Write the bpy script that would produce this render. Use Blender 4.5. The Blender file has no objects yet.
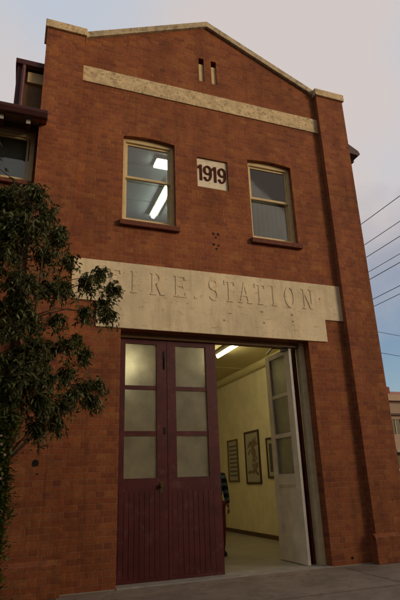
import bpy, bmesh, math, random
from mathutils import Vector, Matrix
random.seed(7)
R = math.radians
scene = bpy.context.scene
col = scene.collection

# ------------------------------------------------------------------ materials
def new_mat(name):
    m = bpy.data.materials.new(name); m.use_nodes = True
    nt = m.node_tree; nt.nodes.clear()
    out = nt.nodes.new('ShaderNodeOutputMaterial')
    return m, nt, out
def N(nt, t, **k):
    n = nt.nodes.new(t)
    for a, v in k.items():
        if a.startswith('_'): setattr(n, a[1:], v)
        else: n.inputs[a.replace('__', ' ')].default_value = v
    return n
def ramp(nt, stops):
    r = nt.nodes.new('ShaderNodeValToRGB'); cr = r.color_ramp
    while len(cr.elements) < len(stops): cr.elements.new(0.5)
    for e, (p, c) in zip(cr.elements, stops):
        e.position = p; e.color = (c, c, c, 1) if isinstance(c, (int, float)) else (*c, 1)
    return r
def mixc(nt, fac, a, b, mode='MIX'):
    n = nt.nodes.new('ShaderNodeMix'); n.data_type = 'RGBA'; n.blend_type = mode
    for sock, v in ((0, fac), (6, a), (7, b)):
        if isinstance(v, (int, float)): n.inputs[sock].default_value = v
        elif isinstance(v, tuple): n.inputs[sock].default_value = (*v, 1)
        else: nt.links.new(v, n.inputs[sock])
    return n.outputs[2]
def noise(nt, scale, detail=4, rough=.55, vec=None, dist=0):
    n = nt.nodes.new('ShaderNodeTexNoise')
    n.inputs['Scale'].default_value = scale; n.inputs['Detail'].default_value = detail
    n.inputs['Roughness'].default_value = rough; n.inputs['Distortion'].default_value = dist
    if vec is None:
        g = nt.nodes.new('ShaderNodeNewGeometry'); vec = g.outputs['Position']
    nt.links.new(vec, n.inputs['Vector'])
    return n.outputs['Fac']
def mth(nt, op, a, b=None):
    n = nt.nodes.new('ShaderNodeMath'); n.operation = op
    for i, v in enumerate((a, b)):
        if v is None: continue
        if isinstance(v, (int, float)): n.inputs[i].default_value = v
        else: nt.links.new(v, n.inputs[i])
    return n.outputs[0]
def finish(nt, out, color, rough=.8, bump=None, bstr=.3, bdist=.01, metal=0, spec=.5):
    b = nt.nodes.new('ShaderNodeBsdfPrincipled')
    if isinstance(color, tuple): b.inputs['Base Color'].default_value = (*color, 1)
    else: nt.links.new(color, b.inputs['Base Color'])
    if isinstance(rough, (int, float)): b.inputs['Roughness'].default_value = rough
    else: nt.links.new(rough, b.inputs['Roughness'])
    b.inputs['Metallic'].default_value = metal
    b.inputs['Specular IOR Level'].default_value = spec
    if bump is not None:
        bp = nt.nodes.new('ShaderNodeBump'); bp.inputs['Strength'].default_value = bstr
        bp.inputs['Distance'].default_value = bdist
        nt.links.new(bump, bp.inputs['Height']); nt.links.new(bp.outputs[0], b.inputs['Normal'])
    nt.links.new(b.outputs[0], out.inputs[0])
    return b

def brick_mat(name, c1, c2, cdark, mortar, course=.082, length=.24, off=(0, 0)):
    m, nt, out = new_mat(name)
    g = N(nt, 'ShaderNodeNewGeometry')
    sp = N(nt, 'ShaderNodeSeparateXYZ'); nt.links.new(g.outputs['Position'], sp.inputs[0])
    sn = N(nt, 'ShaderNodeSeparateXYZ'); nt.links.new(g.outputs['True Normal'], sn.inputs[0])
    side = mth(nt, 'GREATER_THAN', mth(nt, 'ABSOLUTE', sn.outputs[0]), .6)
    mx = N(nt, 'ShaderNodeMix'); nt.links.new(side, mx.inputs[0])
    nt.links.new(sp.outputs[0], mx.inputs[2]); nt.links.new(sp.outputs[1], mx.inputs[3])
    top = mth(nt, 'GREATER_THAN', mth(nt, 'ABSOLUTE', sn.outputs[2]), .6)
    mz = N(nt, 'ShaderNodeMix'); nt.links.new(top, mz.inputs[0])
    nt.links.new(sp.outputs[2], mz.inputs[2]); nt.links.new(sp.outputs[1], mz.inputs[3])
    w = noise(nt, 5, 3); w2 = noise(nt, 30, 2)
    wob = mth(nt, 'ADD', mth(nt, 'MULTIPLY', mth(nt, 'SUBTRACT', w, .5), .022), mth(nt, 'MULTIPLY', mth(nt, 'SUBTRACT', w2, .5), .012))
    u = mth(nt, 'ADD', mx.outputs[0], mth(nt, 'ADD', wob, off[0] + 50 * length))
    v = mth(nt, 'ADD', mz.outputs[0], mth(nt, 'ADD', wob, off[1] + 40 * course))
    cv = N(nt, 'ShaderNodeCombineXYZ'); nt.links.new(u, cv.inputs[0]); nt.links.new(v, cv.inputs[1])
    def bt(a, b, mo, seed):
        t = N(nt, 'ShaderNodeTexBrick'); t.offset = .5; t.offset_frequency = 2; t.squash = .5; t.squash_frequency = 2
        ad = N(nt, 'ShaderNodeVectorMath'); ad.operation = 'ADD'; nt.links.new(cv.outputs[0], ad.inputs[0])
        ad.inputs[1].default_value = (seed * length * 2, seed * course * 8, 0)
        nt.links.new(ad.outputs[0], t.inputs['Vector'])
        t.inputs['Color1'].default_value = (*a, 1); t.inputs['Color2'].default_value = (*b, 1); t.inputs['Mortar'].default_value = (*mo, 1)
        t.inputs['Scale'].default_value = 1; t.inputs['Brick Width'].default_value = length; t.inputs['Row Height'].default_value = course
        t.inputs['Mortar Size'].default_value = .0058; t.inputs['Mortar Smooth'].default_value = .9; t.inputs['Bias'].default_value = 0
        return t
    t1 = bt(c1, c2, mortar, 0)
    t2 = bt((0, 0, 0), (1, 1, 1), (.5, .5, .5), 17)
    t3 = bt((0, 0, 0), (1, 1, 1), (.5, .5, .5), 31)
    notm = mth(nt, 'SUBTRACT', 1, t1.outputs['Fac'])
    dk = ramp(nt, [(.80, 0), (.95, 1)]); nt.links.new(t2.outputs['Color'], dk.inputs[0])
    c = mixc(nt, mth(nt, 'MULTIPLY', mth(nt, 'MULTIPLY', dk.outputs[0], notm), .38), t1.outputs['Color'], cdark)
    lt = ramp(nt, [(.84, 0), (.97, 1)]); nt.links.new(t3.outputs['Color'], lt.inputs[0])
    c = mixc(nt, mth(nt, 'MULTIPLY', mth(nt, 'MULTIPLY', lt.outputs[0], notm), .4), c, (c1[0] * 1.15, c1[1] * 1.5, c1[2] * 1.4))
    # large soot stains and small mottling
    st = ramp(nt, [(.35, .62), (.62, 1.08)])
    mp = N(nt, 'ShaderNodeMapping'); nt.links.new(g.outputs['Position'], mp.inputs[0]); mp.inputs['Scale'].default_value = (1, 1, .45)
    nt.links.new(noise(nt, 1.1, 7, .65, mp.outputs[0]), st.inputs[0])
    c = mixc(nt, .75, c, st.outputs[0], 'MULTIPLY')
    pt_ = ramp(nt, [(.42, (.92, .86, .95)), (.62, (1.12, 1.18, 1.0))]); nt.links.new(noise(nt, 3.1, 5, .7), pt_.inputs[0])
    c = mixc(nt, .8, c, pt_.outputs[0], 'MULTIPLY')
    ms = N(nt, 'ShaderNodeMapping'); nt.links.new(g.outputs['Position'], ms.inputs[0]); ms.inputs['Scale'].default_value = (4.5, 4.5, .35)
    sk = ramp(nt, [(.50, 1.0), (.72, .62)]); nt.links.new(noise(nt, 1.3, 6, .7, ms.outputs[0]), sk.inputs[0])
    c = mixc(nt, .7, c, sk.outputs[0], 'MULTIPLY')
    fn = ramp(nt, [(.3, .6), (.7, 1.3)]); nt.links.new(noise(nt, 22, 6, .75), fn.inputs[0])
    c = mixc(nt, .7, c, fn.outputs[0], 'MULTIPLY')
    h = mth(nt, 'ADD', mth(nt, 'MULTIPLY', notm, 1), mth(nt, 'MULTIPLY', noise(nt, 60, 4), .5))
    finish(nt, out, c, .88, h, .7, .006, spec=.25)
    return m

def plain(name, c, rough=.7, var=.25, scale=8, bscale=40, bstr=.15, metal=0, spec=.4, dirt=None):
    m, nt, out = new_mat(name)
    r = ramp(nt, [(.3, 1 - var), (.7, 1 + var * .6)]); nt.links.new(noise(nt, scale, 6, .65), r.inputs[0])
    cc = mixc(nt, 1, c, r.outputs[0], 'MULTIPLY')
    if dirt:
        dcol, amt, lo, hi, ds = dirt
        r2 = ramp(nt, [(lo, 0), (hi, 1)]); nt.links.new(noise(nt, ds, 8, .7, dist=.4), r2.inputs[0])
        cc = mixc(nt, mth(nt, 'MULTIPLY', r2.outputs[0], amt), cc, dcol)
    finish(nt, out, cc, rough, noise(nt, bscale, 5, .6), bstr, .004, metal, spec)
    return m

BR = brick_mat('red_brick', (.345, .112, .040), (.265, .080, .032), (.16, .055, .036), (.37, .18, .095))
BRW = brick_mat('wing_brick', (.30, .092, .034), (.21, .062, .026), (.12, .042, .028), (.32, .16, .09), off=(.11, .03))
SILLB = plain('sill_brick', (.17, .05, .026), .85, .4, 12)
CREAM = plain('painted_render', (.76, .58, .34), .8, .22, 2.2, 30, .35, dirt=((.30, .19, .11), .75, .60, .72, 7))
STONE = plain('lichened_cement', (.70, .53, .30), .95, .35, 6, 25, .6, dirt=((.22, .145, .075), .85, .52, .64, 20))
COPE = plain('weathered_coping', (.58, .46, .28), .95, .35, 5, 25, .6, dirt=((.08, .08, .05), .8, .48, .66, 9))
FRAME = plain('cream_window_paint', (.68, .52, .26), .55, .16, 9, 30, .1)
CREAMJ = plain('cream_door_frame', (.72, .60, .36), .6, .2, 7)
MAROON = plain('maroon_paint', (.088, .013, .013), .5, .35, 4, 25, .25, spec=.4, dirt=((.15, .06, .05), .6, .54, .68, 7))
WHITE = plain('white_door_paint', (.80, .72, .60), .5, .18, 4, 25, .12, dirt=((.3, .26, .2), .6, .62, .75, 6))
OLIVE = plain('shaded_head_brown', (.20, .115, .045), .6, .25, 6)
DKWOOD = plain('dark_red_eaves', (.065, .016, .014), .5, .3, 6)
BROWN = plain('brown_board', (.20, .115, .05), .7, .25, 7)
IRON = plain('dark_iron', (.03, .028, .025), .5, .3, 30, metal=.6)
BRASS = plain('old_brass', (.12, .09, .045), .45, .3, 30, metal=.8)
BLACK = plain('hole_black', (.01, .008, .007), .95, .2)  # flat black paints the dark inside of holes; also joints, scars, eyes
DIGIT = plain('dark_brown_numerals', (.10, .024, .014), .9, .25, 20, spec=.1)
ROOF = plain('terracotta_roof', (.20, .07, .045), .85, .35, 5)
IRONROOF = plain('roof_iron', (.13, .12, .11), .6, .3, 3)
YELLOW = plain('yellow_interior_paint', (.78, .69, .43), .6, .14, 2.5, 20, .05)
CEIL = plain('ceiling_paint', (.60, .52, .26), .75, .08, 2)
UPCEIL = plain('upper_ceiling', (.72, .74, .72), .8, .08, 2)
UPWALL = plain('upper_wall', (.50, .50, .46), .8, .08, 2)
FLOORM = plain('interior_floor', (.36, .33, .26), .35, .2, 2, 15, .08)
SKIRT = plain('brown_skirting', (.10, .055, .03), .5, .2)
THRESH = plain('worn_concrete', (.34, .30, .25), .85, .3, 6, 60, .3)
def render_mat(name, c, dcol):
    m, nt, out = new_mat(name)
    g = N(nt, 'ShaderNodeNewGeometry'); mp = N(nt, 'ShaderNodeMapping'); nt.links.new(g.outputs['Position'], mp.inputs[0]); mp.inputs['Scale'].default_value = (6, 6, .8)
    r1 = ramp(nt, [(.35, .80), (.65, 1.05)]); nt.links.new(noise(nt, 1.6, 7, .65), r1.inputs[0])
    cc = mixc(nt, 1, c, r1.outputs[0], 'MULTIPLY')
    r2 = ramp(nt, [(.50, 0), (.75, 1)]); nt.links.new(noise(nt, 1.2, 6, .7, mp.outputs[0]), r2.inputs[0])
    cc = mixc(nt, mth(nt, 'MULTIPLY', r2.outputs[0], .55), cc, dcol)
    mp2 = N(nt, 'ShaderNodeMapping'); nt.links.new(g.outputs['Position'], mp2.inputs[0]); mp2.inputs['Scale'].default_value = (1, 1, 2.6)
    fl = noise(nt, 6.5, 9, .72, mp2.outputs[0], .6)
    r3 = ramp(nt, [(.585, 0), (.62, 1)]); nt.links.new(fl, r3.inputs[0])
    cc = mixc(nt, mth(nt, 'MULTIPLY', r3.outputs[0], .5), cc, (.50, .36, .21))
    h = mth(nt, 'SUBTRACT', noise(nt, 35, 5, .65), mth(nt, 'MULTIPLY', r3.outputs[0], .8))
    finish(nt, out, cc, .82, h, .5, .006, spec=.3)
    return m
CREAM = render_mat('painted_render', (.86, .70, .44), (.46, .33, .20))
def ground_mat(name, c, dcol, joint=None):
    m, nt, out = new_mat(name)
    r = ramp(nt, [(.3, .6), (.7, 1.3)]); nt.links.new(noise(nt, 1.3, 9, .7), r.inputs[0])
    r2 = ramp(nt, [(.35, .7), (.65, 1.25)]); nt.links.new(noise(nt, 90, 4, .8), r2.inputs[0])
    c1 = mixc(nt, 1, c, r.outputs[0], 'MULTIPLY'); c1 = mixc(nt, .7, c1, r2.outputs[0], 'MULTIPLY')
    r3 = ramp(nt, [(.55, 0), (.7, 1)]); nt.links.new(noise(nt, 2.7, 8, .7, dist=.8), r3.inputs[0])
    c1 = mixc(nt, mth(nt, 'MULTIPLY', r3.outputs[0], .6), c1, dcol)
    finish(nt, out, c1, .9, noise(nt, 120, 5, .7), .5, .006, spec=.3)
    return m
PATH = ground_mat('footpath_concrete', (.25, .195, .145), (.11, .085, .066))
APRON = ground_mat('apron_concrete', (.27, .21, .155), (.12, .095, .07))
ASPH = ground_mat('asphalt', (.055, .052, .05), (.035, .033, .032))
KERB = plain('kerb_stone', (.25, .23, .2), .9, .25)

def glass_mat(name, tint=(.8, .85, .85), refl=.12):
    m, nt, out = new_mat(name)
    tr = N(nt, 'ShaderNodeBsdfTransparent'); tr.inputs[0].default_value = (*tint, 1)
    gl = N(nt, 'ShaderNodeBsdfGlossy'); gl.inputs['Roughness'].default_value = .02; gl.inputs['Color'].default_value = (.9, .9, .9, 1)
    fr = N(nt, 'ShaderNodeFresnel'); fr.inputs[0].default_value = 1.5
    f = mth(nt, 'ADD', fr.outputs[0], refl)
    bp = N(nt, 'ShaderNodeBump'); bp.inputs['Strength'].default_value = .02; bp.inputs['Distance'].default_value = .01
    nt.links.new(noise(nt, 2.5, 2), bp.inputs['Height']); nt.links.new(bp.outputs[0], gl.inputs['Normal'])
    mx = N(nt, 'ShaderNodeMixShader'); nt.links.new(f, mx.inputs[0]); nt.links.new(tr.outputs[0], mx.inputs[1]); nt.links.new(gl.outputs[0], mx.inputs[2])
    nt.links.new(mx.outputs[0], out.inputs[0]); return m
GLASS = glass_mat('window_glass')
GLASS_D = glass_mat('dark_window_glass', (.75, .78, .76), .10)
def frosted(name):
    m, nt, out = new_mat(name)
    r = ramp(nt, [(.3, (.50, .50, .43)), (.7, (.84, .83, .72))]); nt.links.new(noise(nt, 3.4, 4, .6), r.inputs[0])
    b = nt.nodes.new('ShaderNodeBsdfPrincipled'); nt.links.new(r.outputs[0], b.inputs['Base Color'])
    b.inputs['Roughness'].default_value = .42; b.inputs['IOR'].default_value = 1.28; b.inputs['Transmission Weight'].default_value = .86
    bp = nt.nodes.new('ShaderNodeBump'); bp.inputs['Strength'].default_value = .5; bp.inputs['Distance'].default_value = .004
    nt.links.new(noise(nt, 70, 3), bp.inputs['Height']); nt.links.new(bp.outputs[0], b.inputs['Normal'])
    nt.links.new(b.outputs[0], out.inputs[0]); return m
FROST = frosted('frosted_glass')
def emis(name, c, s):
    m, nt, out = new_mat(name); e = N(nt, 'ShaderNodeEmission'); e.inputs[0].default_value = (*c, 1); e.inputs[1].default_value = s
    nt.links.new(e.outputs[0], out.inputs[0]); return m
TUBE_UP = emis('lit_tube_upper', (.92, 1, .86), 13)
TUBE_DN = emis('lit_tube_lower', (1, .87, .52), 22)
TUBE_BODY = plain('fitting_white', (.6, .58, .45), .5, .05)

def leaf_mat(name, c1, c2):
    m, nt, out = new_mat(name)
    g = N(nt, 'ShaderNodeNewGeometry')
    r = ramp(nt, [(0, c1), (1, c2)]); nt.links.new(g.outputs['Random Per Island'], r.inputs[0])
    b = N(nt, 'ShaderNodeBsdfPrincipled'); nt.links.new(r.outputs[0], b.inputs['Base Color']); b.inputs['Roughness'].default_value = .45
    b.inputs['Specular IOR Level'].default_value = .35
    t = N(nt, 'ShaderNodeBsdfTranslucent'); nt.links.new(r.outputs[0], t.inputs[0])
    mx = N(nt, 'ShaderNodeMixShader'); mx.inputs[0].default_value = .18
    nt.links.new(b.outputs[0], mx.inputs[1]); nt.links.new(t.outputs[0], mx.inputs[2]); nt.links.new(mx.outputs[0], out.inputs[0])
    return m
LEAF = leaf_mat('tree_leaf', (.036, .048, .014), (.17, .175, .055))
LEAF2 = leaf_mat('shrub_leaf', (.035, .060, .010), (.13, .15, .025))
BARK = plain('grey_brown_bark', (.075, .055, .028), .9, .4, 12, 50, .6)

# ------------------------------------------------------------------ mesh helpers
class MB:
    def __init__(s): s.v = []; s.f = []
    def add(s, vs, fs):
        o = len(s.v); s.v += [tuple(v) for v in vs]; s.f += [tuple(i + o for i in f) for f in fs]; return s
    def box(s, x0, x1, y0, y1, z0, z1):
        return s.add([(x0, y0, z0), (x1, y0, z0), (x1, y1, z0), (x0, y1, z0), (x0, y0, z1), (x1, y0, z1), (x1, y1, z1), (x0, y1, z1)],
            [(0, 3, 2, 1), (4, 5, 6, 7), (0, 1, 5, 4), (1, 2, 6, 5), (2, 3, 7, 6), (3, 0, 4, 7)])
    def prism(s, pts, y0, y1):      # outline in (x,z), counter-clockwise seen from -y
        n = len(pts)
        v = [(x, y0, z) for x, z in pts] + [(x, y1, z) for x, z in pts]
        f = [tuple(range(n)), tuple(range(2 * n - 1, n - 1, -1))] + [(i, i + n, (i + 1) % n + n, (i + 1) % n) for i in range(n)]
        return s.add(v, f)
    def prismx(s, pts, x0, x1):     # outline in (y,z)
        n = len(pts)
        v = [(x0, y, z) for y, z in pts] + [(x1, y, z) for y, z in pts]
        f = [tuple(range(n)), tuple(range(2 * n - 1, n - 1, -1))] + [(i, i + n, (i + 1) % n + n, (i + 1) % n) for i in range(n)]
        return s.add(v, f)
    def tube(s, pts, rads, n=8, cap=True):
        pts = [Vector(p) for p in pts]
        if isinstance(rads, (int, float)): rads = [rads] * len(pts)
        o = len(s.v); prev = None
        for i, p in enumerate(pts):
            d = (pts[min(i + 1, len(pts) - 1)] - pts[max(i - 1, 0)]).normalized()
            if prev is None:
                a = Vector((0, 0, 1)) if abs(d.z) < .9 else Vector((1, 0, 0))
            else: a = prev
            a = (a - d * a.dot(d)).normalized(); b = d.cross(a); prev = a
            for k in range(n):
                t = 2 * math.pi * k / n
                s.v.append(tuple(p + (a * math.cos(t) + b * math.sin(t)) * rads[i]))
        for i in range(len(pts) - 1):
            for k in range(n):
                s.f.append((o + i * n + k, o + i * n + (k + 1) % n, o + (i + 1) * n + (k + 1) % n, o + (i + 1) * n + k))
        if cap:
            s.f.append(tuple(o + k for k in range(n))[::-1]); s.f.append(tuple(o + (len(pts) - 1) * n + k for k in range(n)))
        return s
    def prism_z(s, pts, z0, z1):
        n = len(pts); v = [(x, y, z0) for x, y in pts] + [(x, y, z1) for x, y in pts]
        return s.add(v, [tuple(range(n))[::-1], tuple(range(n, 2 * n))] + [(i, (i + 1) % n, (i + 1) % n + n, i + n) for i in range(n)])
    def cyl(s, c, axis, r, h, n=20):
        a = Vector(axis).normalized(); return s.tube([Vector(c) - a * h / 2, Vector(c) + a * h / 2], r, n)
    def build(s, name, mat, parent=None, bevel=0, smooth=False):
        me = bpy.data.meshes.new(name); 
        off = Vector(parent_world(parent)) if parent else Vector((0, 0, 0))
        me.from_pydata([tuple(Vector(v) - off) for v in s.v], [], s.f); me.update()
        bm = bmesh.new(); bm.from_mesh(me); bmesh.ops.recalc_face_normals(bm, faces=bm.faces); bm.to_mesh(me); bm.free()
        if smooth:
            for p in me.polygons: p.use_smooth = True
        me.materials.append(mat)
        o = bpy.data.objects.new(name, me); col.objects.link(o)
        if parent: o.parent = parent
        if bevel:
            b = o.modifiers.new('bevel', 'BEVEL'); b.width = bevel; b.segments = 2; b.limit_method = 'ANGLE'; b.angle_limit = R(40)
        return o
def build_each(mb, name, mat, parent=None, bevel=0):
    """every connected piece of the collected geometry becomes an object of its own"""
    par = list(range(len(mb.v)))
    def find(a):
        while par[a] != a: par[a] = par[par[a]]; a = par[a]
        return a
    for f in mb.f:
        for i in f[1:]: par[find(i)] = find(f[0])
    grp = {}
    for f in mb.f: grp.setdefault(find(f[0]), []).append(f)
    res = []
    for fs_ in grp.values():
        ids = sorted({i for f in fs_ for i in f}); mp = {a: b for b, a in enumerate(ids)}
        m2 = MB(); m2.v = [mb.v[i] for i in ids]; m2.f = [tuple(mp[i] for i in f) for f in fs_]
        res.append(m2.build(name, mat, parent, bevel))
    return res
def parent_world(p):
    o = Vector((0, 0, 0))
    while p is not None: o += p.location; p = p.parent
    return o
def tag(o, label=None, cat=None, group=None, kind=None):
    if label: o['label'] = label
    if cat: o['category'] = cat
    if group: o['group'] = group
    if kind: o['kind'] = kind
    return o
def empty(name, loc, label, cat, group=None):
    o = bpy.data.objects.new(name, None); col.objects.link(o); o.location = loc; o.empty_display_size = .2
    return tag(o, label, cat, group)

def wall_grid(mb, xs, zs, holes, y0, y1, ztop=None):
    """wall slab with rectangular holes (x0,x1,z0,z1); last row may be capped by ztop(x)"""
    xs = sorted(set(xs + [h[0] for h in holes] + [h[1] for h in holes])); zs = sorted(set(zs + [h[2] for h in holes] + [h[3] for h in holes]))
    nx, nz = len(xs), len(zs)
    def solid(i, j):
        if i < 0 or j < 0 or i >= nx - 1 or j >= nz - 1: return False
        cx, cz = (xs[i] + xs[i + 1]) / 2, (zs[j] + zs[j + 1]) / 2
        return not any(h[0] < cx < h[1] and h[2] < cz < h[3] for h in holes)
    def Zz(i, j): return ztop(xs[i]) - .0002 * (nz - 1 - j) if (ztop and (j == nz - 1 or zs[j] > ztop(xs[i]) - .0002 * (nz - 1 - j))) else zs[j]
    o = len(mb.v)
    for y in (y0, y1):
        for j in range(nz):
            for i in range(nx): mb.v.append((xs[i], y, Zz(i, j)))
    def id(i, j, b): return o + b * nx * nz + j * nx + i
    for j in range(nz - 1):
        for i in range(nx - 1):
            if not solid(i, j): continue
            mb.f.append((id(i, j, 0), id(i + 1, j, 0), id(i + 1, j + 1, 0), id(i, j + 1, 0)))
            mb.f.append((id(i, j, 1), id(i, j + 1, 1), id(i + 1, j + 1, 1), id(i + 1, j, 1)))
            if not solid(i - 1, j): mb.f.append((id(i, j, 0), id(i, j + 1, 0), id(i, j + 1, 1), id(i, j, 1)))
            if not solid(i + 1, j): mb.f.append((id(i + 1, j, 0), id(i + 1, j, 1), id(i + 1, j + 1, 1), id(i + 1, j + 1, 0)))
            if not solid(i, j - 1): mb.f.append((id(i, j, 0), id(i, j, 1), id(i + 1, j, 1), id(i + 1, j, 0)))
            if not solid(i, j + 1): mb.f.append((id(i, j + 1, 0), id(i + 1, j + 1, 0), id(i + 1, j + 1, 1), id(i, j + 1, 1)))
    return mb

# ------------------------------------------------------------------ setting
def sheet(name, x0, x1, y0, y1, z, mat):
    o = MB().add([(x0, y0, z), (x1, y0, z), (x1, y1, z), (x0, y1, z)], [(0, 1, 2, 3)]).build(name, mat); return tag(o, kind='structure')
sheet('ground', -900, 900, -900, 900, -.14, ASPH)
fp = MB().box(-40, 10.4, -4.6, -.0, -.13, -.004); tag(fp.build('footpath', PATH), kind='structure')
fs = MB().box(4.82, 10.4, .0, 60, -.13, -.004); tag(fs.build('side_footpath', PATH), kind='structure')
kb = MB().box(-40, 10.55, -4.75, -4.6, -.13, .0).box(10.4, 10.55, -4.6, 60, -.13, .0); tag(kb.build('kerb', KERB, bevel=.02), kind='structure')
# concrete apron in front of the doors: sheet with slanting edge, and a raised edge strip along the wall foot
ap = MB().prism_z([(-.785, -.10), (-.785, -.62), (-.30, -.56), (1.3, -.33), (3.4, -.04), (3.4, -.012)][::-1], -.05, .003)
tag(ap.build('driveway_apron', APRON), kind='structure')
cj = MB()
for (a, b) in (((3.5, -.12), (3.2, -4.5)), ((-3.3, -.12), (-3.3, -4.5)), ((-3.3, -1.55), (9.5, -1.62))):
    a = Vector((*a, .0)); b = Vector((*b, .0)); d = (b - a).normalized(); n = Vector((-d.y, d.x, 0)) * .004
    cj.add([a - n, b - n, b + n, a + n], [(0, 1, 2, 3)])
for i in range(len(cj.v)): cj.v[i] = (cj.v[i][0], cj.v[i][1], .001)
tag(cj.build('footpath_joint', BLACK), kind='structure')

# ------------------------------------------------------------------ fire station
C0 = 1.682
GX0, GX1 = -.793, 4.157
PX0, PX1 = -1.462, 4.826
OW = 3.364; OH = 3.595
W0, W1a = 5.51, 7.255
wins = [(-.016, .941), (2.423, 3.38)]
slots = [(1.487, 1.60), (1.757, 1.87)]
GS, GA = 9.17, 10.30
def gtop(x): return GA - abs(x - C0) / (C0 - GX0) * (GA - GS)
fire = empty('fire_station', (C0, 0, 0), 'two storey red brick fire station with a 1919 plaque and gabled front', 'building')
holes = [(0, OW, 0, OH)] + [(a, b, W0, W1a) for a, b in wins] + [(a, b, 8.87, 9.45) for a, b in slots] + [(1.371, 1.993, 6.407, 7.047)]
wl = wall_grid(MB(), [GX0, C0, GX1], [0, 10], holes, 0, .34, gtop)
# segmental arch heads above windows
for a, b in wins:
    zs_ = 7.195; rise = .042; n = 10
    pts = [(a + (b - a) * i / n, zs_ + rise * (1 - (2 * i / n - 1) ** 2)) for i in range(n + 1)]
    for i in range(n):
        (xa, za), (xb, zb) = pts[i], pts[i + 1]
        wl.prism([(xa, za), (xb, zb), (xb, W1a), (xa, W1a)], 0.0, .11)
wl.build('wall', BR, fire)
# fill behind plaque and slots
MB().box(1.371, 1.993, .10, .30, 6.407, 7.047).build('plaque_backing', BR, fire)
# side walls, rear wall and roof
body = MB().box(PX0 + .05, PX0 + .39, .345, 12, 0, 8.25).box(4.44, 4.78, .345, 12, 0, 8.25).box(PX0 + .39, 4.44, 11.7, 12, 0, 8.25)
body.box(PX0 + .05, GX0, .0, .345, 0, 8.9).box(GX1, 4.78, .0, .345, 0, 8.9)
body.build('side_wall', BR, fire)
rf = MB().add([(PX0 - .4, .36, 8.2), (C0, .36, 9.9), (5.33, .36, 8.2), (PX0 - .4, 12.3, 8.2), (C0, 12.3, 9.9), (5.33, 12.3, 8.2),
               (PX0 - .4, .36, 8.1), (C0, .36, 9.8), (5.33, .36, 8.1), (PX0 - .4, 12.3, 8.1), (C0, 12.3, 9.8), (5.33, 12.3, 8.1)],
              [(0, 1, 4, 3), (1, 2, 5, 4), (6, 9, 10, 7), (7, 10, 11, 8), (0, 3, 9, 6), (2, 8, 11, 5), (0, 6, 7, 1), (1, 7, 8, 2), (3, 4, 10, 9), (4, 5, 11, 10)])
roof = rf.build('roof', IRONROOF, fire)
# right hand eaves seen past the pilaster
ev = MB().prism([(4.83, 8.34), (5.26, 8.10), (5.30, 8.02), (5.26, 7.98), (4.83, 8.02)], .12, .345).box(4.80, 5.30, .35, 12.2, 7.97, 8.09)
ev.build('eaves', DKWOOD, roof)
# pilasters
for k, (a, b) in enumerate(((PX0, GX0), (GX1, PX1))):
    p = MB().box(a, b, -.11, .0, .4, 9.13); pl = p.build('pilaster', BR, fire)
    q = MB().prismx([(-.17, 0), (-.0, 0), (-.0, .43), (-.112, .43), (-.17, .375)], a - .055 if k == 0 else a - .055, b + .055)
    q.build('plinth', BR, pl)
    c = MB().box(a - .035, b + .035, -.15, .30, 9.13, 9.30); c.build('cap_stone', STONE, pl, bevel=.012)
    if k == 0:
        h = MB(); 
        for (hx, hz, hr) in ((-1.137, 1.612, .052), (-1.10, 1.47, .016), (-1.2, 1.78, .010), (-1.03, 1.8, .010)): h.prism([(hx + hr * rq * math.cos(k_ * .698), hz + hr * rq2 * math.sin(k_ * .698)) for k_, rq, rq2 in [(q_, random.uniform(.7, 1.2), random.uniform(.7, 1.15)) for q_ in range(9)]], -.1135, -.105)
        build_each(h, 'hole', BLACK, pl)
# coping
def cope(xa, xb):
    za, zb = gtop(xa), gtop(xb)
    return [(xa, za + .004), (xb, zb + .004), (xb, zb + .135), (xa, za + .135)]
cp = MB().prism(cope(GX0, C0), -.06, .37).prism(cope(C0, GX1), -.06, .37)
cp.build('coping', COPE, fire)
# upper render band
MB().box(GX0, GX1, -.022, -.0, 8.206, 8.553).build('upper_band', STONE, fire, bevel=.006)
# name band over the doors, stepped ends
nb = MB().prism([(-.393, OH), (3.757, OH), (3.757, 4.01), (GX1, 4.01), (GX1, 4.704), (GX0, 4.704), (GX0, 4.01), (-.393, 4.01)], -.024, .0)
sign = nb.build('name_band', CREAM, fire, bevel=.006)
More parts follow.
